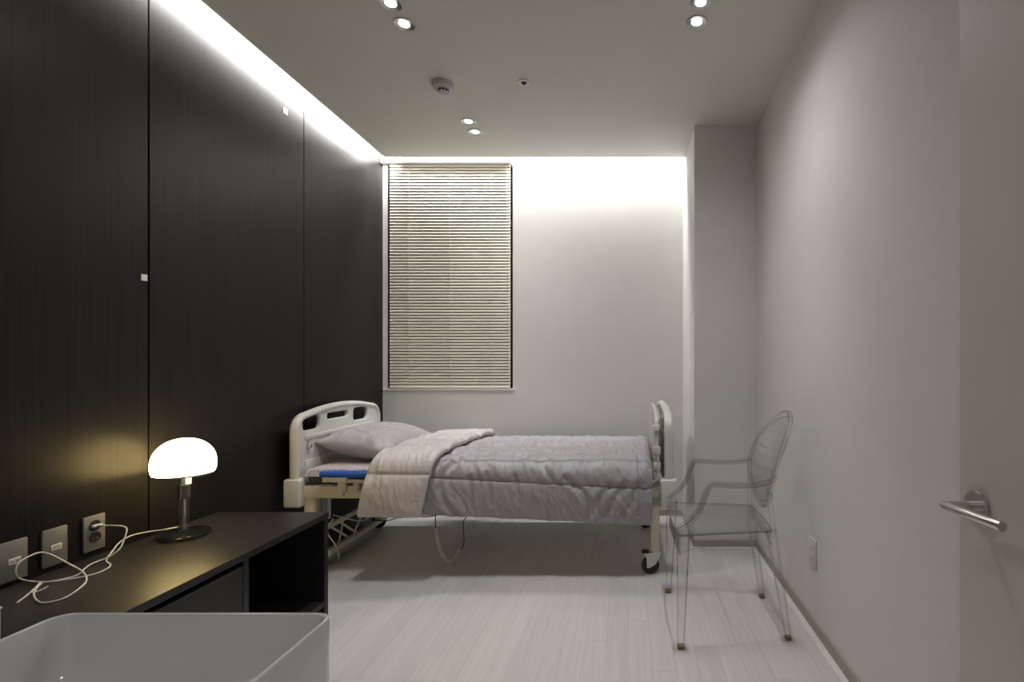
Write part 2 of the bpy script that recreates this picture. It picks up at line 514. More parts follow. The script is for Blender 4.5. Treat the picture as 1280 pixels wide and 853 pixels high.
# ------------------------------------------------------------------ venetian blind
BX0, BX1, BY = -1.863, -0.922, YB - 0.001
blind = thing('venetian_blind', ((BX0 + BX1) / 2, BY, WZ0), 'cream venetian blind with closed slats hanging in the window', 'blind')
NS = 73
zt, zb = WZ1 - 0.034, WZ0 + 0.024
pitch = (zt - zb) / (NS - 1)
tilt = math.radians(62)
def slat_fn(u, v):
    s = (v - 0.5) * 0.026
    c = 0.0028 * (1 - (2 * v - 1) ** 2)
    return Vector(((u - 0.5) * (BX1 - BX0), s * math.cos(tilt) - c * math.sin(tilt), s * math.sin(tilt) + c * math.cos(tilt)))
sm = MB().grid(slat_fn, 1, 6).mesh('slat', M['slat'], True, 80)
for i in range(NS):
    o = link('slat', sm, blind)
    o.location = ((BX0 + BX1) / 2, BY, zt - i * pitch)
    o.rotation_euler = (random.uniform(-0.03, 0.03), random.uniform(-0.0006, 0.0006), 0)
MB().box((BX0, BY - 0.012, WZ1 - 0.024), (BX1, BY + 0.014, WZ1 - 0.003), 0.002, 1).build('headrail', M['slat'], blind)
MB().box((BX0, BY - 0.012, WZ0 + 0.002), (BX1, BY + 0.012, WZ0 + 0.014), 0.003, 2).build('bottom_rail', M['slat'], blind)
for px in (512, 563, 614.5):
    x = (px - VX) * YB / F
    c = MB()
    for i in range(NS):                                # the two uprights and the rungs of one ladder cord
        z = zt - i * pitch
        c.bar((x, BY + 0.010, z + 0.009), (x, BY - 0.010, z - 0.013), 0.0014, 0.0014)
    c.bar((x, BY - 0.0135, WZ0 + 0.006), (x, BY - 0.0135, WZ1 - 0.01), 0.0042, 0.0014)
    c.build('ladder_cord', M['cord_white'], blind, False)
wx = (634.5 - VX) * YB / F
MB().tube([(wx, BY - 0.018, WZ1 - 0.02), (wx + 0.001, BY - 0.018, 1.8), (wx, BY - 0.018, 1.08)], 0.0022, 6).build('tilt_wand', M['cord_white'], blind)

# ------------------------------------------------------------------ ceiling fittings
M['bulb'] = emit_mat('downlight_lens', (1.0, 0.97, 0.92), 14.0)
ring_me = MB().lathe([(0.047, 0.0), (0.047, -0.003), (0.0455, -0.005), (0.040, -0.0045), (0.036, -0.001), (0.034, -0.001), (0.034, 0.0)], (0, 0, 0), 40).mesh('trim_ring', M['zinc'])
cone_me = MB().lathe([(0.036, -0.0036), (0.033, -0.0018), (0.0285, -0.0010), (0.0225, -0.0005)], (0, 0, 0), 40).mesh('reflector', M['zinc'])
lens_me = MB().lathe([(0.0235, -0.0012), (0.018, -0.0025), (0.0, -0.0032)], (0, 0, 0), 32).mesh('lens', M['bulb'])
spots = [(-1.018, 2.119, 'round silver-ringed downlight left of the smoke detector, the one cut by the picture top'),
         (-1.018, 2.248, 'round silver-ringed downlight in front of the smoke detector, lower of the upper left pair'),
         (0.306, 2.114, 'round silver-ringed downlight at the upper right, the one cut by the picture top'),
         (0.306, 2.235, 'round silver-ringed downlight at the upper right, lower of that pair'),
         (-1.018, 3.147, 'round silver-ringed downlight above the window blind, upper of that pair'),
         (-1.018, 3.287, 'round silver-ringed downlight above the window blind, lower of that pair'),
         (-0.35, -0.30, ''), (-0.35, -0.17, '')]  # added unseen fill pair behind the camera, brightens basin and door
for k, (x, y, lab) in enumerate(spots):
    if k < 6:
        root = thing('ceiling_downlight', (x, y, H), lab, 'downlight', 'twin downlights in the ceiling')
        for nm, me in (('trim_ring', ring_me), ('reflector', cone_me), ('lens', lens_me)):
            o = bpy.data.objects.new(nm, me); COL.objects.link(o); o.parent = root
    for cone, en in ((60, E_SPOT), (104, E_MID), (158, E_WIDE)):     # beam and spill of one downlight or added fill lamp
        ld = bpy.data.lights.new('downlight_or_fill_lamp', 'SPOT')
        ld.energy = en if k < 6 else en * 0.6; ld.color = C_DOWN; ld.spot_size = math.radians(cone); ld.spot_blend = 1.0; ld.shadow_soft_size = 0.022
        lo = bpy.data.objects.new('downlight_or_fill_lamp', ld); COL.objects.link(lo)
        lo.location = (x, y, H - 0.018)

det = thing('smoke_detector', (-1.02, 2.727, H), 'round grey white smoke detector on the ceiling', 'smoke detector')
MB().lathe([(0.0, 0.0), (0.060, 0.0), (0.061, -0.014), (0.056, -0.026), (0.040, -0.032), (0.0, -0.032)], (-1.02, 2.727, H), 40).build('body', M['detector'], det)
MB().lathe([(0.027, -0.030), (0.027, -0.046), (0.023, -0.050), (0.0, -0.051)], (-1.02, 2.727, H), 32).build('sensor_cap', M['detector'], det)
sl = MB()
for k in range(10):
    a = 2 * PI * k / 10
    R = Matrix.Rotation(a, 3, 'Z')
    p = Vector((-1.02, 2.727, H - 0.0385)) + R @ Vector((0.0268, 0, 0))
    sl.box(p - Vector((0.0015, 0.005, 0.005)), p + Vector((0.0015, 0.005, 0.005)), rot=R)
sl.build('vent_slot', M['black'], det, False)['label'] = 'black air slots around the cap'
spr = thing('fire_sprinkler', (-0.573, 2.71, H), 'small white ring with dark centre in the ceiling beside the smoke detector', 'sprinkler')
MB().lathe([(0.033, 0.0), (0.033, -0.003), (0.030, -0.006), (0.018, -0.005), (0.016, -0.001)], (-0.573, 2.71, H), 32).build('escutcheon', M['white_trim'], spr)
MB().lathe([(0.016, -0.0005), (0.011, -0.006), (0.008, -0.012), (0.0, -0.014)], (-0.573, 2.71, H), 20).build('nozzle', M['darkgrey'], spr)

# ------------------------------------------------------------------ low cabinet along the left wall
CX, CY0, CY1, CZ = -1.398, 0.55, 2.312, 0.486
cab = thing('low_cabinet', (-1.66, 1.4, 0), 'long low dark wood cabinet with an open end niche beside the bed', 'cabinet')
XW = XL + 0.002
MB().box((XW, CY0, CZ - 0.026), (CX, CY1, CZ), 0.0012, 1).build('top', M['cabinet'], cab, False)
for y0, y1 in ((CY1 - 0.030, CY1 - 0.002), (CY0, CY0 + 0.028)):
    MB().box((XW, y0, 0.0), (CX - 0.002, y1, CZ - 0.026), 0.0008, 1).build('side_panel', M['cabinet'], cab, False)
MB().box((XW, 1.802, 0.06), (CX - 0.002, 1.829, CZ - 0.026), 0.0008, 1).build('partition', M['cabinet'], cab, False)
MB().box((XW, CY0 + 0.028, 0.06), (CX - 0.004, CY1 - 0.03, 0.082)).build('bottom_panel', M['cabinet'], cab, False)
MB().box((XW, CY0 + 0.028, 0.082), (XW + 0.01, CY1 - 0.03, CZ - 0.026)).build('back_panel', M['cabinet'], cab, False)
MB().box((XW, CY0 + 0.028, 0.0), (CX - 0.04, CY1 - 0.03, 0.06)).build('toe_kick', M['cabinet'], cab, False)
for y0, y1 in ((1.193, 1.799), (CY0 + 0.03, 1.189)):
    MB().box((CX - 0.022, y0, 0.084), (CX - 0.002, y1, 0.440), 0.001, 1).build('drawer_front', M['cabinet'], cab, False)

# ------------------------------------------------------------------ wall plates on the panels
def wall_plate(y0, y1, z0, z1, label, kind):
    root = thing('wall_plate' if kind == 'data' else 'wall_outlet', (XL, (y0 + y1) / 2, (z0 + z1) / 2), label, 'wall plate' if kind == 'data' else 'outlet')
    yc, zc = (y0 + y1) / 2, (z0 + z1) / 2
    MB().box((XL, y0, z0), (XL + 0.008, y1, z1), 0.0025, 2).build('plate', M['plate'], root)
    if kind == 'data':
        MB().box((XL + 0.006, yc - 0.013, zc - 0.012), (XL + 0.0095, yc + 0.019, zc + 0.008), 0.001, 1).build('insert', M['insert'], root)
        b = MB()
        for dy in (-0.004, 0.008): b.box((XL + 0.009, yc + dy - 0.004, zc - 0.006), (XL + 0.0102, yc + dy + 0.004, zc + 0.002))
        b.build('jack', M['zinc'], root, False)['label'] = 'small grey jack opening'
    else:
        for dz in (0.0255, -0.0155):
            s = MB().lathe([(0.0, 0.0), (0.0195, 0.0), (0.0195, 0.0015), (0.018, 0.0015), (0.017, 0.0003), (0.0, 0.0002)], (XL + 0.008, yc, zc + dz), 28, 'X').build('socket', M['black'], root)
            h = MB()
            for dy in (-0.008, 0.008): h.cyl((XL + 0.0082, yc + dy, zc + dz - 0.004), (XL + 0.0095, yc + dy, zc + dz - 0.004), 0.0024, seg=10)
            h.build('pin_hole', M['zinc'], s, False)
    return root
wall_plate(1.503, 1.578, 0.501, 0.625, 'satin metal data plate with white insert, farthest left above the cabinet', 'data')
wall_plate(1.617, 1.690, 0.504, 0.628, 'satin metal data plate with white insert, between the other data plate and the socket', 'data')
wall_plate(1.739, 1.8115, 0.508, 0.633, 'satin metal twin round socket with a white plug near the lamp', 'outlet')

# outlet on the right wall
ro = thing('wall_outlet', (XR, 2.2, 0.336), 'ivory power outlet low on the right wall behind the clear chair', 'outlet')
MB().box((XR - 0.008, 2.160, 0.272), (XR, 2.243, 0.402), 0.003, 2).build('plate', M['plate_white'], ro)
MB().box((XR - 0.0095, 2.182, 0.292), (XR - 0.006, 2.221, 0.382), 0.001, 1).build('insert', M['insert'], ro)
for dz in (0.020, -0.022):
    s = MB().lathe([(0.0, -0.0095), (0.0155, -0.0095), (0.016, -0.0088), (0.016, -0.006)], (XR - 0.0005, 2.2015, 0.337 + dz), 20, 'X').build('socket', M['plate_white'], ro)
    h = MB()
    for dy in (-0.006, 0.006): h.cyl((XR - 0.0104, 2.2015 + dy, 0.337 + dz), (XR - 0.0098, 2.2015 + dy, 0.337 + dz), 0.0026, seg=8)
    h.build('pin_hole', M['darkgrey'], s, False)

# sticky pads left on the panels
for y, z, s, lab in ((1.964, 1.518, 0.0125, 'small grey square sticker at eye height beside the wide panel joint'),
                     (2.772, 2.592, 0.016, 'small white square sticker high on the middle dark panel')):
    q = MB().box((XL, y - s, z - s), (XL + 0.0016, y + s, z + s), 0.0006, 1).build('square_sticker', M['insert'], None, False)
    tag(q, lab, 'sticker')

# ------------------------------------------------------------------ table lamp
LX, LY, LZ = -1.777, 1.982, CZ
lamp = thing('table_lamp', (LX, LY, LZ), 'lit mushroom table lamp with opal dome, glass stem and round glass base', 'lamp')
P = (LX, LY, LZ)
MB().lathe([(0.0, 0.002), (0.074, 0.002), (0.083, 0.004), (0.0855, 0.010), (0.084, 0.0155), (0.078, 0.0185), (0.0, 0.0185)], P, 56).build('base', M['thick_glass'], lamp)['label'] = 'thick greenish glass disc'
MB().lathe([(0.0, 0.0186), (0.0235, 0.0186), (0.024, 0.021), (0.024, 0.045), (0.022, 0.048), (0.0, 0.048)], P, 32).build('stem_socket', M['glass'], lamp)
MB().lathe([(0.0165, 0.046), (0.0165, 0.19), (0.0138, 0.19), (0.0138, 0.046)], P, 32, closed=True).build('stem', M['glass'], lamp)['label'] = 'clear glass tube stem'
MB().lathe([(0.0, 0.030), (0.006, 0.030), (0.006, 0.19), (0.0, 0.19)], P, 16).build('rod', M['chrome'], lamp)
MB().lathe([(0.0, 0.152), (0.0185, 0.152), (0.0205, 0.155), (0.0205, 0.203), (0.022, 0.205), (0.022, 0.213), (0.0205, 0.215), (0.0205, 0.243), (0.040, 0.246), (0.040, 0.249), (0.0, 0.249)], P, 36).build('lamp_holder', M['chrome'], lamp)['label'] = 'chrome lamp holder under the dome'
tg = MB().box((LX + 0.0235, LY - 0.0165, LZ + 0.212), (LX + 0.0247, LY + 0.0015, LZ + 0.240), rot=Matrix.Rotation(-0.7, 3, 'Z')).build('paper_tag', M['insert'], lamp, False)
tg['label'] = 'small pale tag on the lamp holder'
M['opal'] = emit_mat('lit_opal_glass', (1.0, 0.73, 0.29), LAMP_GLOW)
prof = []
for i in range(19):
    a = PI / 2 * i / 18
    prof.append((0.102 * math.sin(a) ** 0.92, 0.290 + 0.103 * math.cos(a) ** 0.95 if i < 18 else 0.290))
prof += [(0.1015, 0.276), (0.099, 0.262), (0.0945, 0.254)]
MB().lathe(prof, P, 56).build('shade', M['opal'], lamp)['label'] = 'glowing opal glass dome'
MB().lathe([(0.0955, 0.2545), (0.0965, 0.252), (0.0955, 0.2485), (0.072, 0.2475), (0.072, 0.250), (0.0935, 0.252)], P, 56, closed=True).build('shade_ring', M['steel'], lamp)['label'] = 'metal ring closing the dome below'

# lamp cord, looped and tied on the cabinet top, up to the plug
R_C = 0.0026
def cord_pt(px, py, lift=0.0):
    D = (EYE - CZ - R_C - lift) * F / (py - VY)
    X = (px - VX) * D / F
    if X < XL + 0.022:                                   # too near the wall: hangs in the air before it
        D = (XL + 0.022) * F / (px - VX)
        return at(px, py, D)
    return Vector((X, D, CZ + R_C + lift))
plug_y, plug_z = 1.775, 0.5705 + 0.0255
path = [Vector((XL + 0.045, plug_y, plug_z))]
path += [Vector((XL + 0.072, plug_y + 0.004, plug_z - 0.001)), Vector((XL + 0.095, 1.80, 0.580))]
path += [cord_pt(*p) for p in ((155, 675, .055), (149, 687, .03), (135, 697, .012), (115, 705, .006), (105, 712, .004), (95, 720, .0), (72, 726), (54, 729), (44, 738),
                               (43, 747), (53, 754), (78, 749), (98, 737), (108, 726), (103, 715, .008), (82, 703, .03), (64, 694, .05), (50, 691, .06), (34, 697), (22, 706), (20, 718), (28, 725),
                               (55, 728, .004), (90, 724, .004), (118, 718), (134, 711), (138, 706), (133, 701, .002), (140, 690, .004), (150, 678, .006), (164, 670, .016), (185, 665.3, .027), (205, 662.6, .036))]
path += [Vector((LX - 0.018, LY - 0.006, LZ + 0.040))]
cordo = thing('lamp_cord', path[20], 'white lamp cord looped on the dark cabinet top and plugged in', 'cord')
MB().tube(smooth_path(path, 8), R_C, 8).build('cord', M['cord_white'], cordo)
pl = MB()
pl.box((XL + 0.0085, plug_y - 0.015, plug_z - 0.0045), (XL + 0.022, plug_y + 0.015, plug_z + 0.0045), 0.003, 2)
pl.lathe([(0.0, 0.018), (0.0055, 0.018), (0.005, 0.030), (0.0038, 0.044), (0.0, 0.045)], (XL, plug_y, plug_z), 16, 'X')
pl.build('plug', M['cord_white'], cordo)['label'] = 'flat white two pin plug'
for a, b in (((52, 729), (21, 754)), ((60, 735), (40, 741))):
    MB().tube(smooth_path([cord_pt(*a) + Vector((0, 0, 0.004)), cord_pt((a[0] + b[0]) / 2, (a[1] + b[1]) / 2 + 0.6), cord_pt(*b)], 6), R_C * 0.9, 6).build('twist_tie', M['cord_white'], cordo)

# the pale box whose edge shows at the left border
bx = thing('storage_box', (-1.6, 1.13, CZ), 'pale plastic box standing on the cabinet at the left edge', 'box')
MB().box((-1.66, 1.09, CZ), (-1.518, 1.20, CZ + 0.094), 0.003, 2).build('body', M['plate_white'], bx)
MB().box((-1.662, 1.088, CZ + 0.094), (-1.516, 1.202, CZ + 0.101), 0.003, 2).build('lid', M['plate_white'], bx)

# ------------------------------------------------------------------ vanity and vessel sink in front
van = thing('vanity_unit', (-0.65, 0.55, 0), 'white vanity counter under the rectangular ceramic basin', 'vanity')
VZ = 0.687
MB().box((-1.00, 0.24, VZ - 0.03), (-0.2765, 0.7615, VZ), 0.002, 2).build('countertop', M['counter'], van)
MB().box((-0.97, 0.26, 0.0), (-0.30, 0.735, VZ - 0.03), 0.002, 1).build('cabinet_body', M['counter'], van)
MB().box((-0.302, 0.27, 0.06), (-0.284, 0.73, VZ - 0.04), 0.001, 1).build('door', M['counter'], van)
sk = MB()
SX0, SX1, SY0, SY1, SZ = -0.852, -0.438, 0.375, 0.746, 0.80
def sring(ins, z, r): return [(p, z) for p in rrect(SX0 + ins, SY0 + ins, SX1 - ins, SY1 - ins, r, 8)]
rings = [sring(0.012, VZ + 0.0005, 0.02), sring(0.004, VZ + 0.004, 0.026), sring(0.0, VZ + 0.02, 0.028), sring(0.0, SZ - 0.005, 0.028), sring(0.0012, SZ - 0.0015, 0.027), sring(0.004, SZ, 0.025),
         sring(0.0068, SZ - 0.0015, 0.023), sring(0.008, SZ - 0.005, 0.022), sring(0.010, SZ - 0.06, 0.024), sring(0.014, SZ - 0.083, 0.03), sring(0.024, SZ - 0.094, 0.036), sring(0.042, SZ - 0.098, 0.04), sring(0.09, SZ - 0.101, 0.04), sring(0.16, SZ - 0.103, 0.015)]
RV = [[sk.bm.verts.new((p[0], p[1], z)) for p, z in r] for r in rings]
for A, B in zip(RV, RV[1:]):
    n = len(A)
    for j in range(n): sk.bm.faces.new((A[j], A[(j + 1) % n], B[(j + 1) % n], B[j]))
sk.bm.faces.new(RV[0][::-1]); sk.bm.faces.new(RV[-1])
sink = thing('vessel_sink', ((SX0 + SX1) / 2, (SY0 + SY1) / 2, VZ), 'white rectangular ceramic vessel basin in the front corner', 'sink')
sk.build('basin', M['ceramic'], sink)
MB().lathe([(0.0, 0.0045), (0.020, 0.004), (0.022, 0.001), (0.022, -0.002)], (-0.645, 0.56, SZ - 0.103), 28).build('drain', M['chrome'], sink)

# ------------------------------------------------------------------ hospital bed
bed = thing('hospital_bed', (-0.83, 3.19, 0), 'beige framed hospital bed with white plastic head and foot boards', 'bed')
BY0, BY1 = 2.72, 3.645
def arch(y):                                          # top line of the boards
    t = (y - (BY0 + BY1) / 2) / ((BY1 - BY0) / 2)
    return 0.938 - 0.058 * t * t
zlow = 0.47
out = [(BY0, zlow), (BY1, zlow)]
n = 40
R = 0.108
ol = []
for i in range(n + 1):                                # right to left over the top with rounded shoulders
    y = BY1 - (BY1 - BY0) * i / n
    d = min(y - BY0, BY1 - y)
    z = arch(y)
    if d < R: z -= R - math.sqrt(max(0, R * R - (R - d) ** 2))
    ol.append((y, z))
outline = out + ol
slots = [rrect(2.790, 0.800, 2.945, 0.882, 0.026), rrect(3.015, 0.842, 3.235, 0.879, 0.017), rrect(3.300, 0.803, 3.480, 0.886, 0.026)]
def shear(loop): return [(y, z + 0.0) for y, z in loop]
board_me = plate_with_holes(outline, [shear(s) for s in slots], 0.030, 0.011, M['bedplastic'], 'headboard')
def cyc(y): return Vector((0, y, 0))
rim_pts = [Vector((0, BY0 + 0.018, 0.50)), Vector((0, BY0 + 0.018, 0.60)), Vector((0, BY0 + 0.018, 0.70)), Vector((0, BY0 + 0.018, 0.79))]
for i in range(1, 15):
    a = PI - PI / 2 * i / 15
    rim_pts.append(Vector((0, BY0 + 0.018 + 0.085 + 0.085 * math.cos(a), 0.80 + 0.085 * math.sin(a))))
for i in range(0, 17):
    y = BY0 + 0.103 + (BY1 - BY0 - 0.206) * i / 16
    rim_pts.append(Vector((0, y, arch(y) - 0.018)))
mir = [Vector((0, BY0 + BY1 - p.y, p.z)) for p in rim_pts[:18]][::-1]
rim_pts += mir
rim_sec = [(0.0195 * math.cos(2 * PI * i / 14), 0.026 * math.sin(2 * PI * i / 14)) for i in range(14)]
rim_me = MB().sweep(rim_pts, rim_sec, up=(1, 0, 0)).mesh('rim', M['bedplastic'])
inner_me = MB().box((-0.004, 2.80, 0.745), (0.021, 3.56, 0.775), 0.008, 3).mesh('ledge', M['bedplastic'])
inner2_me = MB().box((-0.004, 2.80, 0.50), (0.021, 3.56, 0.632), 0.006, 3).mesh('lower_panel', M['bedplastic'])
for nm, X, s in (('headboard', -1.845, 1), ('footboard', 0.221, -1)):
    b = link(nm, board_me, bed); b.scale = (s, 1, 1)
    b.location = (X, 0, 0)
    for nm2, me in (('rim', rim_me), ('ledge', inner_me), ('lower_panel', inner2_me)):
        c = bpy.data.objects.new(nm2, me); COL.objects.link(c); c.parent = b
    for y in (2.83, 3.53):
        k = MB().box((0.012, y - 0.012, 0.700), (0.034, y + 0.012, 0.728), 0.005, 2).box((0.02, y - 0.006, 0.722), (0.030, y + 0.006, 0.745), 0.003, 1)
        c = bpy.data.objects.new('hook', k.mesh('hook', M['zinc'])); COL.objects.link(c); c.parent = b
    b['label'] = 'white plastic board with three hand slots' if nm == 'headboard' else 'white plastic board seen edge on'
    for y in (2.745, 3.62):
        MB().box((X - 0.048, y - 0.036, 0.388), (X + 0.046, y + 0.036, 0.5445), 0.014, 3).build('post_cover', M['bedplastic'], bed)
# rails
for y in (2.745, 3.60):
    MB().box((-1.80, y, 0.4325), (0.178, y + 0.03, 0.4996), 0.004, 2).build('frame_rail', M['bedframe'], bed)
for x in (-1.80, -0.84, 0.135):
    MB().box((x, 2.775, 0.435), (x + 0.04, 3.60, 0.485), 0.004, 1).build('cross_rail', M['bedframe'], bed)
MB().box((-1.77, 2.79, 0.475), (0.11, 3.59, 0.502), 0.003, 1).build('deck', M['bedframe'], bed)
# legs and casters
for xh, x0, x1 in (('head', -1.807, -1.742), ('foot', 0.123, 0.172)):
    for y in (2.785, 3.575):
        MB().box((x0, y - 0.028, 0.136), (x1, y + 0.028, 0.52 if xh == 'foot' else 0.4325), 0.005, 2).build('leg', M['bedframe'], bed)
        xc = (x0 + x1) / 2
        dx = -0.026
        cs = MB()
        cs.lathe([(0.0, 0.0), (0.022, 0.0), (0.022, -0.010), (0.0, -0.010)], (xc, y, 0.136), 20)
        for s in (-1, 1):
            poly = [(xc - 0.060, 0.118), (xc + 0.034, 0.126), (xc + 0.030, 0.112), (xc + 0.004, 0.060), (xc + dx - 0.006, 0.038), (xc + dx - 0.020, 0.040), (xc + dx - 0.022, 0.092), (xc - 0.060, 0.106)]
            cs.prism(poly, 'Y', y + s * 0.016 - 0.0015, y + s * 0.016 + 0.0015)
        cs.box((xc - 0.03, y - 0.018, 0.116), (xc + 0.022, y + 0.018, 0.127), 0.003, 1)
        ca = cs.build('caster', M['zinc'], bed)
        w = MB().lathe([(0.0, -0.013), (0.036, -0.013), (0.046, -0.011), (0.050, -0.005), (0.050, 0.005), (0.046, 0.011), (0.036, 0.013), (0.0, 0.013)], (xc + dx, y, 0.0505), 36, 'Y')
        w.build('wheel', M['black'], ca)['label'] = 'black rubber wheel'
        MB().box((xc - 0.075, y - 0.016, 0.118), (xc - 0.034, y + 0.016, 0.134), 0.004, 2).build('brake_pedal', M['black'], ca)
# foot of the bed: curved tube that carries the tray board
# head end underframe
MB().box((-1.732, 2.70, 0.235), (-1.708, 3.56, 0.262), 0.003, 1).build('crossbar', M['bedframe'], bed)
MB().box((-1.735, 2.82, 0.085), (-1.700, 3.50, 0.115), 0.003, 1).build('crossbar', M['bedframe'], bed)
br = [((-1.72, 2.86, 0.24), (-1.72, 3.05, 0.11)), ((-1.715, 2.98, 0.24), (-1.715, 2.93, 0.11)), ((-1.72, 2.95, 0.24), (-1.69, 3.10, 0.115)), ((-1.70, 3.05, 0.115), (-1.70, 3.18, 0.24))]
for a, b in br:
    MB().bar(a, b, 0.012, 0.006, up=(1, 0, 0)).build('brace', M['bedframe'], bed, False)
MB().box((-1.735, 2.80, 0.30), (-1.70, 2.83, 0.4325)).build('perforated_plate', M['zinc'], bed, False)
MB().box((-1.30, 3.10, 0.30), (-0.9, 3.28, 0.40), 0.01, 2).build('motor_box', M['darkgrey'], bed)
MB().tube(smooth_path([(-1.68, 2.82, 0.30), (-1.69, 2.78, 0.24), (-1.66, 2.80, 0.16), (-1.66, 2.84, 0.09), (-1.69, 2.88, 0.04)], 8), 0.0035, 6).build('cable', M['bedframe'], bed)
MB().tube(smooth_path([(-1.70, 2.85, 0.31), (-1.60, 2.95, 0.245), (-1.55, 3.05, 0.25), (-1.45, 3.2, 0.19), (-1.30, 3.25, 0.29)], 8), 0.003, 6).build('cable', M['bedframe'], bed)
p0 = [at(468, 651, 3.3), at(485, 651, 3.25), at(500, 646, 3.2), at(510, 641, 3.15), at(525, 646, 3.1), at(543, 645, 3.1), at(548, 640, 3.0)]
MB().tube(smooth_path(p0, 8), 0.0035, 6).build('cable', M['black'], bed)
# hanging loop: black lead in a clear sleeve
lp = [at(546, 636, 2.86), at(544, 652, 2.86), at(546, 667, 2.86), at(548.5, 682, 2.86), at(553, 694, 2.86), at(560, 702, 2.86), at(566, 701, 2.87), at(573, 691, 2.9), at(580, 678, 2.92), at(579, 655, 2.92), at(583, 646, 2.92), at(589, 636, 2.9)]
lps = smooth_path(lp, 8)
MB().tube(lps, 0.003, 6).build('cable', M['black'], bed)
MB().tube(lps[12:60], 0.012, 10).build('clear_sleeve', M['tube'], bed)['label'] = 'milky sleeve over the hanging lead'

# folded down side rail on the near side of the bed
sr = MB().box((-1.693, 2.700, 0.556), (-0.60, 2.735, 0.593), 0.015, 4).build('side_rail', M['blue'], bed)
sr['label'] = 'folded side rail with blue top bar'
MB().box((-1.675, 2.707, 0.530), (-1.545, 2.731, 0.557), 0.004, 2).build('rail_sleeve', M['bedframe'], sr)
MB().box((-1.605, 2.728, 0.470), (-1.560, 2.750, 0.545), 0.004, 2).build('rail_post', M['bedframe'], sr)
MB().box((-1.598, 2.722, 0.447), (-1.575, 2.748, 0.500), 0.004, 2).build('rail_clamp', M['bedframe2'], sr)
MB().cyl((-1.562, 2.722, 0.533), (-1.562, 2.715, 0.533), 0.006).build('rail_bolt', M['black'], sr)
MB().bar((-1.545, 2.722, 0.535), (-1.20, 2.722, 0.520), 0.016, 0.020, bev=0.003).build('rail_link', M['bedframe2'], sr)
MB().box((-1.512, 2.716, 0.488), (-1.482, 2.742, 0.540), 0.006, 2).build('rail_clamp', M['bedframe2'], sr)
MB().box((-1.645, 2.745, 0.505), (-1.598, 2.765, 0.537), 0.006, 2).build('lower_bar', M['blue'], sr)

# overbed tray board stored upright in front of the foot board
tray = thing('overbed_tray', (0.15, 3.1, 0.5), 'ivory tray board stored upright between duvet and foot board', 'tray')
ty0, ty1 = 2.745, 3.50
to = []
for i in range(31):
    y = ty1 - (ty1 - ty0) * i / 30
    d = min(y - ty0, ty1 - y); z = 0.925 - 0.03 * ((y - 3.12) / 0.37) ** 2
    if d < 0.11: z -= 0.11 - math.sqrt(max(0, 0.0121 - (0.11 - d) ** 2))
    to.append((y, z))
tb = plate_with_holes([(ty0, 0.58), (ty1, 0.58)] + to, [], 0.022, 0.008, M['bedframe2'], 'board')
b = link('board', tb, tray); b.location = (0.153, 0, 0)
b.rotation_euler = (0, 0, 0.0)
for z in (0.700, 0.612):
    MB().box((0.136, 2.728, z - 0.022), (0.176, 2.76, z + 0.022), 0.004, 2).build('clip', M['bedframe2'], tray)
MB().tube(smooth_path([(0.160, 2.735, 0.70), (0.162, 2.735, 0.60), (0.156, 2.735, 0.545), (0.130, 2.735, 0.525), (0.085, 2.735, 0.51)], 8), 0.008, 8).build('support_tube', M['bedframe2'], tray)
MB().box((0.128, 2.733, 0.885 - 0.075), (0.170, 2.748, 0.885 - 0.045), 0.003, 1).build('label_holder', M['insert'], tray)

# ------------------------------------------------------------------ mattress, duvet, pillow
mat_o = thing('mattress', (-0.84, 3.19, 0.50), 'thin mattress under a small print sheet showing at the pillow', 'mattress')
MB().box((-1.795, 2.765, 0.503), (0.105, 3.615, 0.560), 0.02, 4).build('foam', M['darkgrey'], mat_o)
def sheet_fn(u, v):
    x = -1.80 + u * 1.91; y = 2.745 + v * 0.885
    d = min(v, 1 - v) * 0.885; du = min(u, 1 - u) * 1.91
    z = 0.592 + 0.003 * noise.noise(Vector((x * 9, y * 9, 2)))
    e = min(d, du)
    if e < 0.025: z -= 0.025 - math.sqrt(max(0, 0.025 ** 2 - (0.025 - e) ** 2))
    if d < 0.004: z -= 0.012
    return Vector((x, y, z))
MB().grid(sheet_fn, 120, 60).build('sheet', M['sheet'], mat_o)['label'] = 'pale sheet with a fine pink grey print'

prof_pts = [Vector((2.712, 0.220)), Vector((2.700, 0.300)), Vector((2.686, 0.40)), Vector((2.680, 0.50)), Vector((2.690, 0.575)), Vector((2.725, 0.618)), Vector((2.80, 0.638)), Vector((3.00, 0.648)), Vector((3.2, 0.652)),
            Vector((3.42, 0.648)), Vector((3.58, 0.640)), Vector((3.655, 0.612)), Vector((3.672, 0.55)), Vector((3.675, 0.45))]
pp = [Vector((0, p.x, p.y)) for p in prof_pts]
pp = smooth_path(pp, 10)
acc = [0.0]
for a, b in zip(pp, pp[1:]): acc.append(acc[-1] + (b - a).length)
S_TOT = acc[-1]
def prof_at(s):
    s = min(max(s, 0), S_TOT)
    lo, hi = 0, len(acc) - 1
    while hi - lo > 1:
        m_ = (lo + hi) // 2
        if acc[m_] <= s: lo = m_
        else: hi = m_
    t = (s - acc[lo]) / max(1e-9, acc[hi] - acc[lo])
    p = pp[lo].lerp(pp[hi], t)
    i0, i1 = max(lo - 1, 0), min(hi + 1, len(pp) - 1)
    tg_ = (pp[i1] - pp[i0]).normalized()
    nrm = Vector((0, -tg_.z, tg_.y))                       # outward normal of the section
    return p, nrm
S_TOPN = next(acc[i] for i, p in enumerate(pp) if p.y > 2.8)
def s_of_y(y): return next(acc[i] for i, p in enumerate(pp) if p.y >= y and p.z > 0.6)
def s_of_z(z): return next(acc[i] for i, p in enumerate(pp) if p.z >= z)
seam_s = [s_of_y(2.86), s_of_y(3.10), s_of_y(3.34), s_of_y(3.56)]
S_EDGE = s_of_y(2.74)
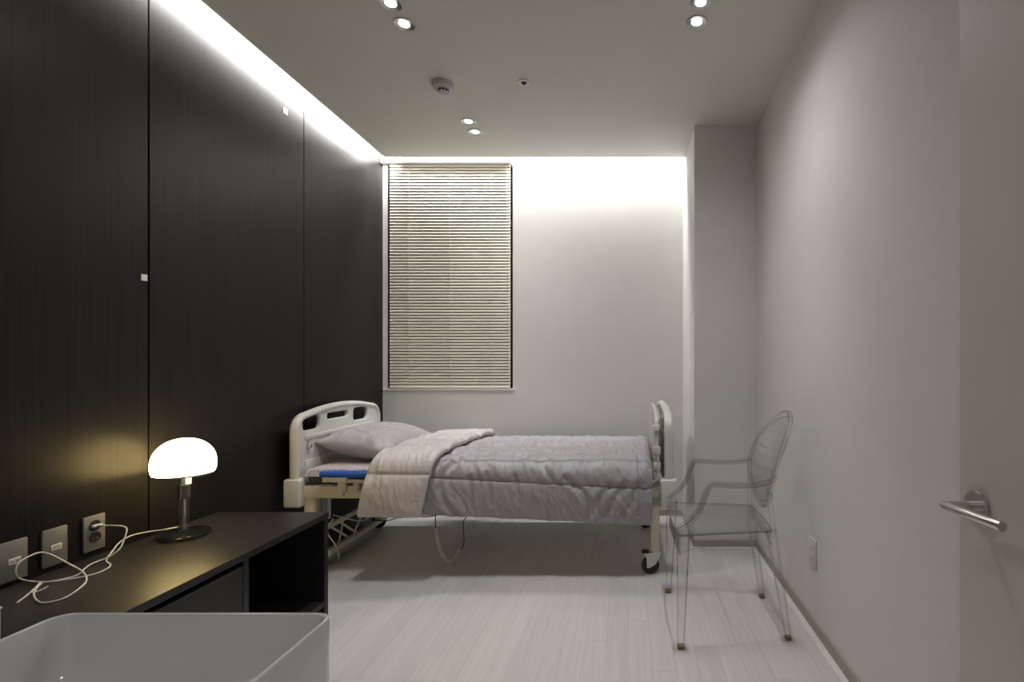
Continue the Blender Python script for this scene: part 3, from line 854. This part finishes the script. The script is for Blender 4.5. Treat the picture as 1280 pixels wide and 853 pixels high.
def fbm(x, y, z, o=4):
    return noise.fractal(Vector((x, y, z)), 1.0, 2.0, o)
def ridge(x, y, z):
    return 1.0 - min(1.0, abs(noise.noise(Vector((x, y, z)))) * 3.2)
creases = [([(-0.94, .63), (-1.00, .575), (-1.015, .50), (-0.985, .42), (-0.93, .36)], .012, .016), ([(-0.34, .55), (-0.25, .49), (-0.215, .42), (-0.225, .34)], .010, .016),
           ([(-0.09, .52), (-0.16, .45), (-0.20, .36)], .007, .016), ([(-0.02, .52), (-0.08, .45), (-0.13, .35)], .008, .018), ([(0.05, .52), (0.02, .43), (-0.03, .35)], .006, .016),
           ([(-0.62, .56), (-0.60, .50), (-0.585, .43)], .006, .014), ([(-0.86, .56), (-0.85, .48), (-0.84, .40)], .006, .012), ([(-0.50, .62), (-0.44, .575), (-0.41, .545)], .006, .014),
           ([(-0.77, .57), (-0.75, .50), (-0.74, .42)], .005, .012)]
def seg_dist(p, a, b):
    ab = b - a; t = max(0, min(1, (p - a).dot(ab) / ab.length_squared))
    return (p - a - ab * t).length
cre = [([Vector((x, s_of_z(z) if z < 0.6 else s_of_y(2.72) + (z - .6))) for x, z in pts], d, w) for pts, d, w in creases]
def puff(x, s, seams, seed, loose=1.0):
    """outward bulge between the seams, puckers along them, loose wrinkles"""
    d = min(abs(s - q) for q in seams)
    h = (0.026 if s > S_EDGE and loose > 0.9 else 0.017) * (1 - math.exp(-d / 0.026)) - 0.006 * math.exp(-(d / 0.0045) ** 2)
    pk = math.exp(-d / 0.050)
    h += 0.0100 * pk * min(1.0, d / 0.008) * noise.noise(Vector((x * 48 + seed, s * 7, seed)))
    wx = x + 0.05 * noise.noise(Vector((x * 5, s * 5, seed + 3)))
    k = min(1.0, 0.35 + d / 0.09)
    h += loose * 0.0062 * (ridge(wx * 11 + seed, s * 3.0, seed + 1.5) - 0.4) * k
    h += loose * 0.0042 * (ridge(wx * 23 + s * 9, s * 8.0, seed + 2.5) - 0.4) * k
    h += 0.0040 * fbm(x * 7, s * 7, seed + 5)
    h += 0.0012 * noise.noise(Vector((x * 70, s * 45, seed + 9)))
    return h
def near_seam(x): return s_of_z_c(0.560 - (x + 1.05) / 1.15 * 0.055)
_zc = [(pp[i].z, acc[i]) for i in range(len(pp)) if pp[i].y < 2.75]
def s_of_z_c(z):
    for (z0, s0), (z1, s1) in zip(_zc, _zc[1:]):
        if z0 <= z <= z1: return s0 + (s1 - s0) * (z - z0) / (z1 - z0)
    return _zc[-1][1]
XD0, XD1 = -1.37, 0.128
def duvet_fn(u, v):
    r = 0.05
    total = (XD1 - r - XD0) + r * PI / 2 + 0.10
    q = u * total
    curl = 0.0
    if q < XD1 - r - XD0: x = XD0 + q
    elif q < XD1 - r - XD0 + r * PI / 2:
        a = (q - (XD1 - r - XD0)) / r
        x = XD1 - r + r * math.sin(a); curl = r * (1 - math.cos(a))
    else:
        x = XD1 - 0.004 * (q - (total - 0.10)) / 0.1; curl = r + (q - (total - 0.10))
    hem = 0.362 - (x + 1.07) / 1.18 * 0.062 + 0.004 * noise.noise(Vector((x * 5, 0, 1)))
    s0 = s_of_z_c(hem)
    s = s0 + v * (S_TOT - s0)
    p, nr = prof_at(s)
    qs = [near_seam(x)] + seam_s
    h = puff(x, s, qs, 1.7)
    if x > -1.1:
        for pts, dep, w in cre:
            if x < min(t.x for t in pts) - 0.08 or x > max(t.x for t in pts) + 0.08: continue
            d = min(seg_dist(Vector((x, s)), a, b) for a, b in zip(pts, pts[1:]))
            h += -dep * math.exp(-(d / w) ** 2) + 0.5 * dep * math.exp(-((d - 1.9 * w) / (1.1 * w)) ** 2)
    # stitched border near the foot
    h -= 0.010 * math.exp(-((x - 0.055) / 0.007) ** 2) * (1.0 if s > s0 + 0.05 else 0.2)
    e = (s - s0)
    h -= 0.010 * math.exp(-e / 0.014)
    top_curl = curl if s > s_of_z_c(0.60) else 0.35 * curl
    p = p + nr * (h - top_curl)
    return Vector((x, p.y, p.z))
duvet = thing('quilted_duvet', (-0.6, 3.19, 0.6), 'lavender grey quilted duvet spread over the bed with its top folded back', 'duvet')
MB().grid(duvet_fn, 400, 330).build('cover', M['duvet'], duvet, True, 180)
# folded back top edge, lining side out
def fold_fn(u, v):
    hem = 0.368
    s0 = s_of_z_c(hem); s = s0 + v * (S_TOT - 0.06 - s0)
    p, nr = prof_at(s)
    f = min(1.0, max(0.0, (s - s0) / (s_of_y(3.6) - s0)))
    xl = -1.455 + 0.075 * min(1, f / 0.28) + 0.045 * max(0, (f - 0.28) / 0.72)
    xr = -1.105 + 0.070 * min(1, f / 0.28) + 0.045 * max(0, (f - 0.28) / 0.72)
    xr += 0.012 * noise.noise(Vector((3, s * 6, 4))) + 0.004 * noise.noise(Vector((3, s * 25, 4)))
    xl += 0.010 * noise.noise(Vector((8, s * 5, 4)))
    hem_w = 0.02
    r = 0.030
    W = xr - xl
    total = r * PI / 2 + (W - 2 * r) + r * PI * 0.95
    q = u * total
    off = 0.055
    if q < r * PI / 2:
        a = q / r; x = xl + r - r * math.cos(a); h = off - r + r * math.sin(a)
        k = math.sin(a)
    elif q < r * PI / 2 + W - 2 * r:
        x = xl + r + (q - r * PI / 2); h = off; k = 1.0
    else:
        a = (q - (r * PI / 2 + W - 2 * r)) / r
        x = xr - r + r * math.sin(a); h = off - r * 0.55 + r * 0.55 * math.cos(a); k = max(0.0, math.cos(a / 2))
    qs = [s_of_z_c(0.572)] + seam_s
    h += k * puff(x, s, qs, 8.3, 0.45)
    h += k * 0.004 * math.exp(-((x - xr + 0.03) / 0.02) ** 2) * noise.noise(Vector((x * 15, s * 70, 3)))
    dlow = s - s0
    h -= 0.018 * math.exp(-dlow / 0.012)
    h += 0.008 * fbm(x * 5, s * 5, 12.3, 3) * k
    p = p + nr * h
    return Vector((x, p.y, p.z))
fo = MB().grid(fold_fn, 150, 330).build('folded_edge', M['lining'], duvet, True, 180)
fo['label'] = 'pale pink lining side folded outward'

# pillow
pil = thing('bed_pillow', (-1.62, 3.2, 0.68), 'plump lavender grey pillow leaning on the white headboard', 'pillow')
PL, PW, PT = 0.67, 0.46, 0.099
def pillow_pt(u, v, sgn):
    a, b = 2 * u - 1, 2 * v - 1
    ea, eb = 1 - abs(a) ** 2.6, 1 - abs(b) ** 2.6
    hgt = (max(0, ea) * max(0, eb)) ** 0.52
    k = 1 - 0.055 * (1 - b * b) * abs(a) ** 3 * 0 
    pin = 1 - 0.10 * (1 - abs(b) ** 2) * abs(a)
    pin2 = 1 - 0.09 * (1 - abs(a) ** 2) * abs(b)
    x = b * PW / 2 * pin2; y = a * PL / 2 * pin
    z = sgn * PT * hgt 
    w = 0.006 * (ridge(a * 3 + b * 1.2, b * 4 - a, 3.1 + sgn) - 0.4) + 0.006 * fbm(a * 2.5, b * 2.5, 7.7 + sgn)
    corner = abs(a * b)
    w += 0.006 * corner * noise.noise(Vector((a * 6 - b * 6, sgn, 2))) * 2
    z += w * min(1, hgt * 2.2)
    return Vector((x, y, z))
pm = MB()
pm.grid(lambda u, v: pillow_pt(u, v, 1), 90, 64)
pm.grid(lambda u, v: pillow_pt(u, v, -1), 90, 64)
bmesh.ops.remove_doubles(pm.bm, verts=pm.bm.verts, dist=0.0005)
pme = pm.mesh('case', M['pillow'], True, 180)
pme.transform(Matrix.Translation((-1.585, 3.205, 0.686)) @ Matrix.Rotation(math.radians(-4), 4, 'Z') @ Matrix.Rotation(math.radians(9), 4, 'Y'))
pc = link('case', pme, pil)
# ------------------------------------------------------------------ clear chair
chair = thing('ghost_chair', (0.42, 2.31, 0), 'transparent plastic armchair with an oval back beside the right wall', 'chair')
A = [M['acrylic'], M['acrylic_edge']]
def S2(px, py): return px
yc = 2.308
seatz = 0.468
fy, by_ = 0.252, 0.196
# seat plate: bowed front
sp = []
for i in range(13):
    t = -1 + 2 * i / 12
    sp.append((0.212 - 0.022 * (1 - t * t), yc + t * fy))
for i in range(9):
    t = 1 - 2 * i / 8
    sp.append((0.612 + 0.012 * (1 - t * t), yc + t * by_))
seat = MB().prism(sp, 'Z', seatz - 0.010, seatz, 0.002)
seat.bm.normal_update()
for f in seat.bm.faces:
    if abs(f.normal.z) < 0.9: f.material_index = 1
seat.build('seat', A, chair)
# aprons under the seat with arched lower edge
def apron(a, b, bow, dep, nm):
    a, b = Vector(a), Vector(b)
    mb = MB(); n = 16
    dirv = (b - a).normalized(); nv = Vector((-dirv.y, dirv.x, 0))
    V = []
    for i in range(n + 1):
        t = i / n; p = a.lerp(b, t) + nv * bow * (1 - (2 * t - 1) ** 2)
        zb_ = seatz - 0.010 - dep * (0.62 + 0.38 * abs(2 * t - 1) ** 2)
        V.append([mb.bm.verts.new((q.x, q.y, z)) for q, z in ((p - nv * .003, seatz - .010), (p + nv * .003, seatz - .010), (p + nv * .003, zb_), (p - nv * .003, zb_))])
    for P0, P1 in zip(V, V[1:]):
        for j in range(4):
            f = mb.bm.faces.new((P0[j], P0[(j + 1) % 4], P1[(j + 1) % 4], P1[j]))
            if j == 2: f.material_index = 1
    mb.bm.faces.new(V[0][::-1]); mb.bm.faces.new(V[-1])
    mb.build(nm, A, chair)
apron((0.225, yc - fy + .012, 0), (0.60, yc - by_ + .012, 0), 0.0, 0.070, 'apron')
apron((0.225, yc + fy - .012, 0), (0.60, yc + by_ - .012, 0), 0.0, 0.070, 'apron')
apron((0.215, yc + fy - .01, 0), (0.215, yc - fy + .01, 0), -0.020, 0.080, 'apron')
apron((0.607, yc - by_, 0), (0.607, yc + by_, 0), 0.0, 0.055, 'apron')
def taper_leg(top, foot, w0, w1, nm='leg'):
    mb = MB()
    sec = [(-0.5, -0.45), (-0.45, -0.5), (0.45, -0.5), (0.5, -0.45), (0.5, 0.45), (0.45, 0.5), (-0.45, 0.5), (-0.5, 0.45)]
    pts = [Vector(top).lerp(Vector(foot), i / 6) for i in range(7)]
    mb.sweep(pts, sec, up=(1, 0, 0), scale=lambda t: w0 + (w1 - w0) * t, edges=(0, 2, 4, 6))
    o = mb.build(nm, A, chair)
    f = Vector(foot)
    MB().box((f.x - w1 * .55, f.y - w1 * .55, 0.0), (f.x + w1 * .55, f.y + w1 * .55, 0.014), 0.003, 1).build('foot_pad', M['pad'], o)
    return o
taper_leg((0.228, 2.072, 0.488), (0.215, 2.052, 0.012), 0.052, 0.026)
taper_leg((0.222, 2.545, 0.488), (0.204, 2.556, 0.012), 0.052, 0.026)
taper_leg((0.607, 2.118, 0.470), (0.680, 2.118, 0.012), 0.040, 0.024)
taper_leg((0.607, 2.498, 0.470), (0.671, 2.500, 0.012), 0.040, 0.024)
# oval back
def back_x(z): return 0.603 + 0.95 * max(0.0, z - 0.62) ** 1.8
oc, oh, ow = 0.738, 0.206, 0.208
def oval(k, t, dz=0.0):
    z = oc + oh * k * math.sin(t); y = yc + ow * k * math.cos(t)
    return Vector((back_x(z) + 0.012 * (1 - ((y - yc) / ow) ** 2), y, z))
op = [oval(1.0, 2 * PI * i / 64) for i in range(64)]
sec = [(-0.015, -0.006), (-0.012, -0.009), (0.012, -0.009), (0.015, -0.006), (0.015, 0.006), (0.012, 0.009), (-0.012, 0.009), (-0.015, 0.006)]
backp = MB()
rings_ = []
for k in (0.0, 0.3, 0.6, 0.8, 0.95):
    rings_.append([oval(k, 2 * PI * i / 64) for i in range(64)] if k else None)
def panel_side(dx):
    R0 = []
    c = backp.bm.verts.new(oval(0, 0) + Vector((dx, 0, 0)))
    prev = None
    for rr in rings_[1:]:
        cur = [backp.bm.verts.new(p + Vector((dx, 0, 0))) for p in rr]
        for i in range(64):
            j = (i + 1) % 64
            if prev is None: backp.bm.faces.new((c, cur[i], cur[j]))
            else: backp.bm.faces.new((prev[i], cur[i], cur[j], prev[j]))
        prev = cur
panel_side(-0.003); panel_side(0.003)
backp.build('backrest', A, chair, True, 180)['label'] = 'clear oval back panel'
MB().sweep(op, sec, up=(1, 0, 0), closed=True, edges=(0, 2, 4, 6)).build('back_frame', A, chair, True, 30)
for s in (-1, 1):                                       # uprights from the seat to the oval
    pts = [Vector((0.607, yc + s * by_, 0.44)), Vector((0.612, yc + s * (by_ + 0.002), 0.50)), Vector((0.606, yc + s * 0.188, 0.57)), oval(1.0, -PI / 2 + s * 0.95)]
    MB().sweep(smooth_path(pts, 8), [(-.013, -.010), (.013, -.010), (.013, .010), (-.013, .010)], up=(1, 0, 0)).build('upright', A, chair)
    # arm: from the oval forward, then in a curve down to the front leg
    ps = [oval(1.0, -0.22) if s > 0 else oval(1.0, PI + 0.22)]
    yo = yc + s * 0.245
    ps += [Vector((0.585, yc + s * 0.232, 0.682)), Vector((0.52, yo, 0.672)), Vector((0.44, yc + s * 0.252, 0.672)), Vector((0.352, yc + s * 0.252, 0.676)), Vector((0.332, yc + s * 0.252, 0.664)),
           Vector((0.316, yc + s * 0.252, 0.628)), Vector((0.295, yc + s * 0.252, 0.575)), Vector((0.262, yc + s * 0.25, 0.530)), Vector((0.225, yc + s * 0.245, 0.502)), Vector((0.205, yc + s * 0.243, 0.490))]
    sec2 = [(-0.019, -0.004), (-0.015, -0.009), (0.015, -0.009), (0.019, -0.004), (0.019, 0.004), (0.015, 0.009), (-0.015, 0.009), (-0.019, 0.004)]
    MB().sweep(smooth_path(ps, 8), sec2, up=(-0.5, 0, 0.85), edges=(0, 2, 4, 6)).build('arm', A, chair)
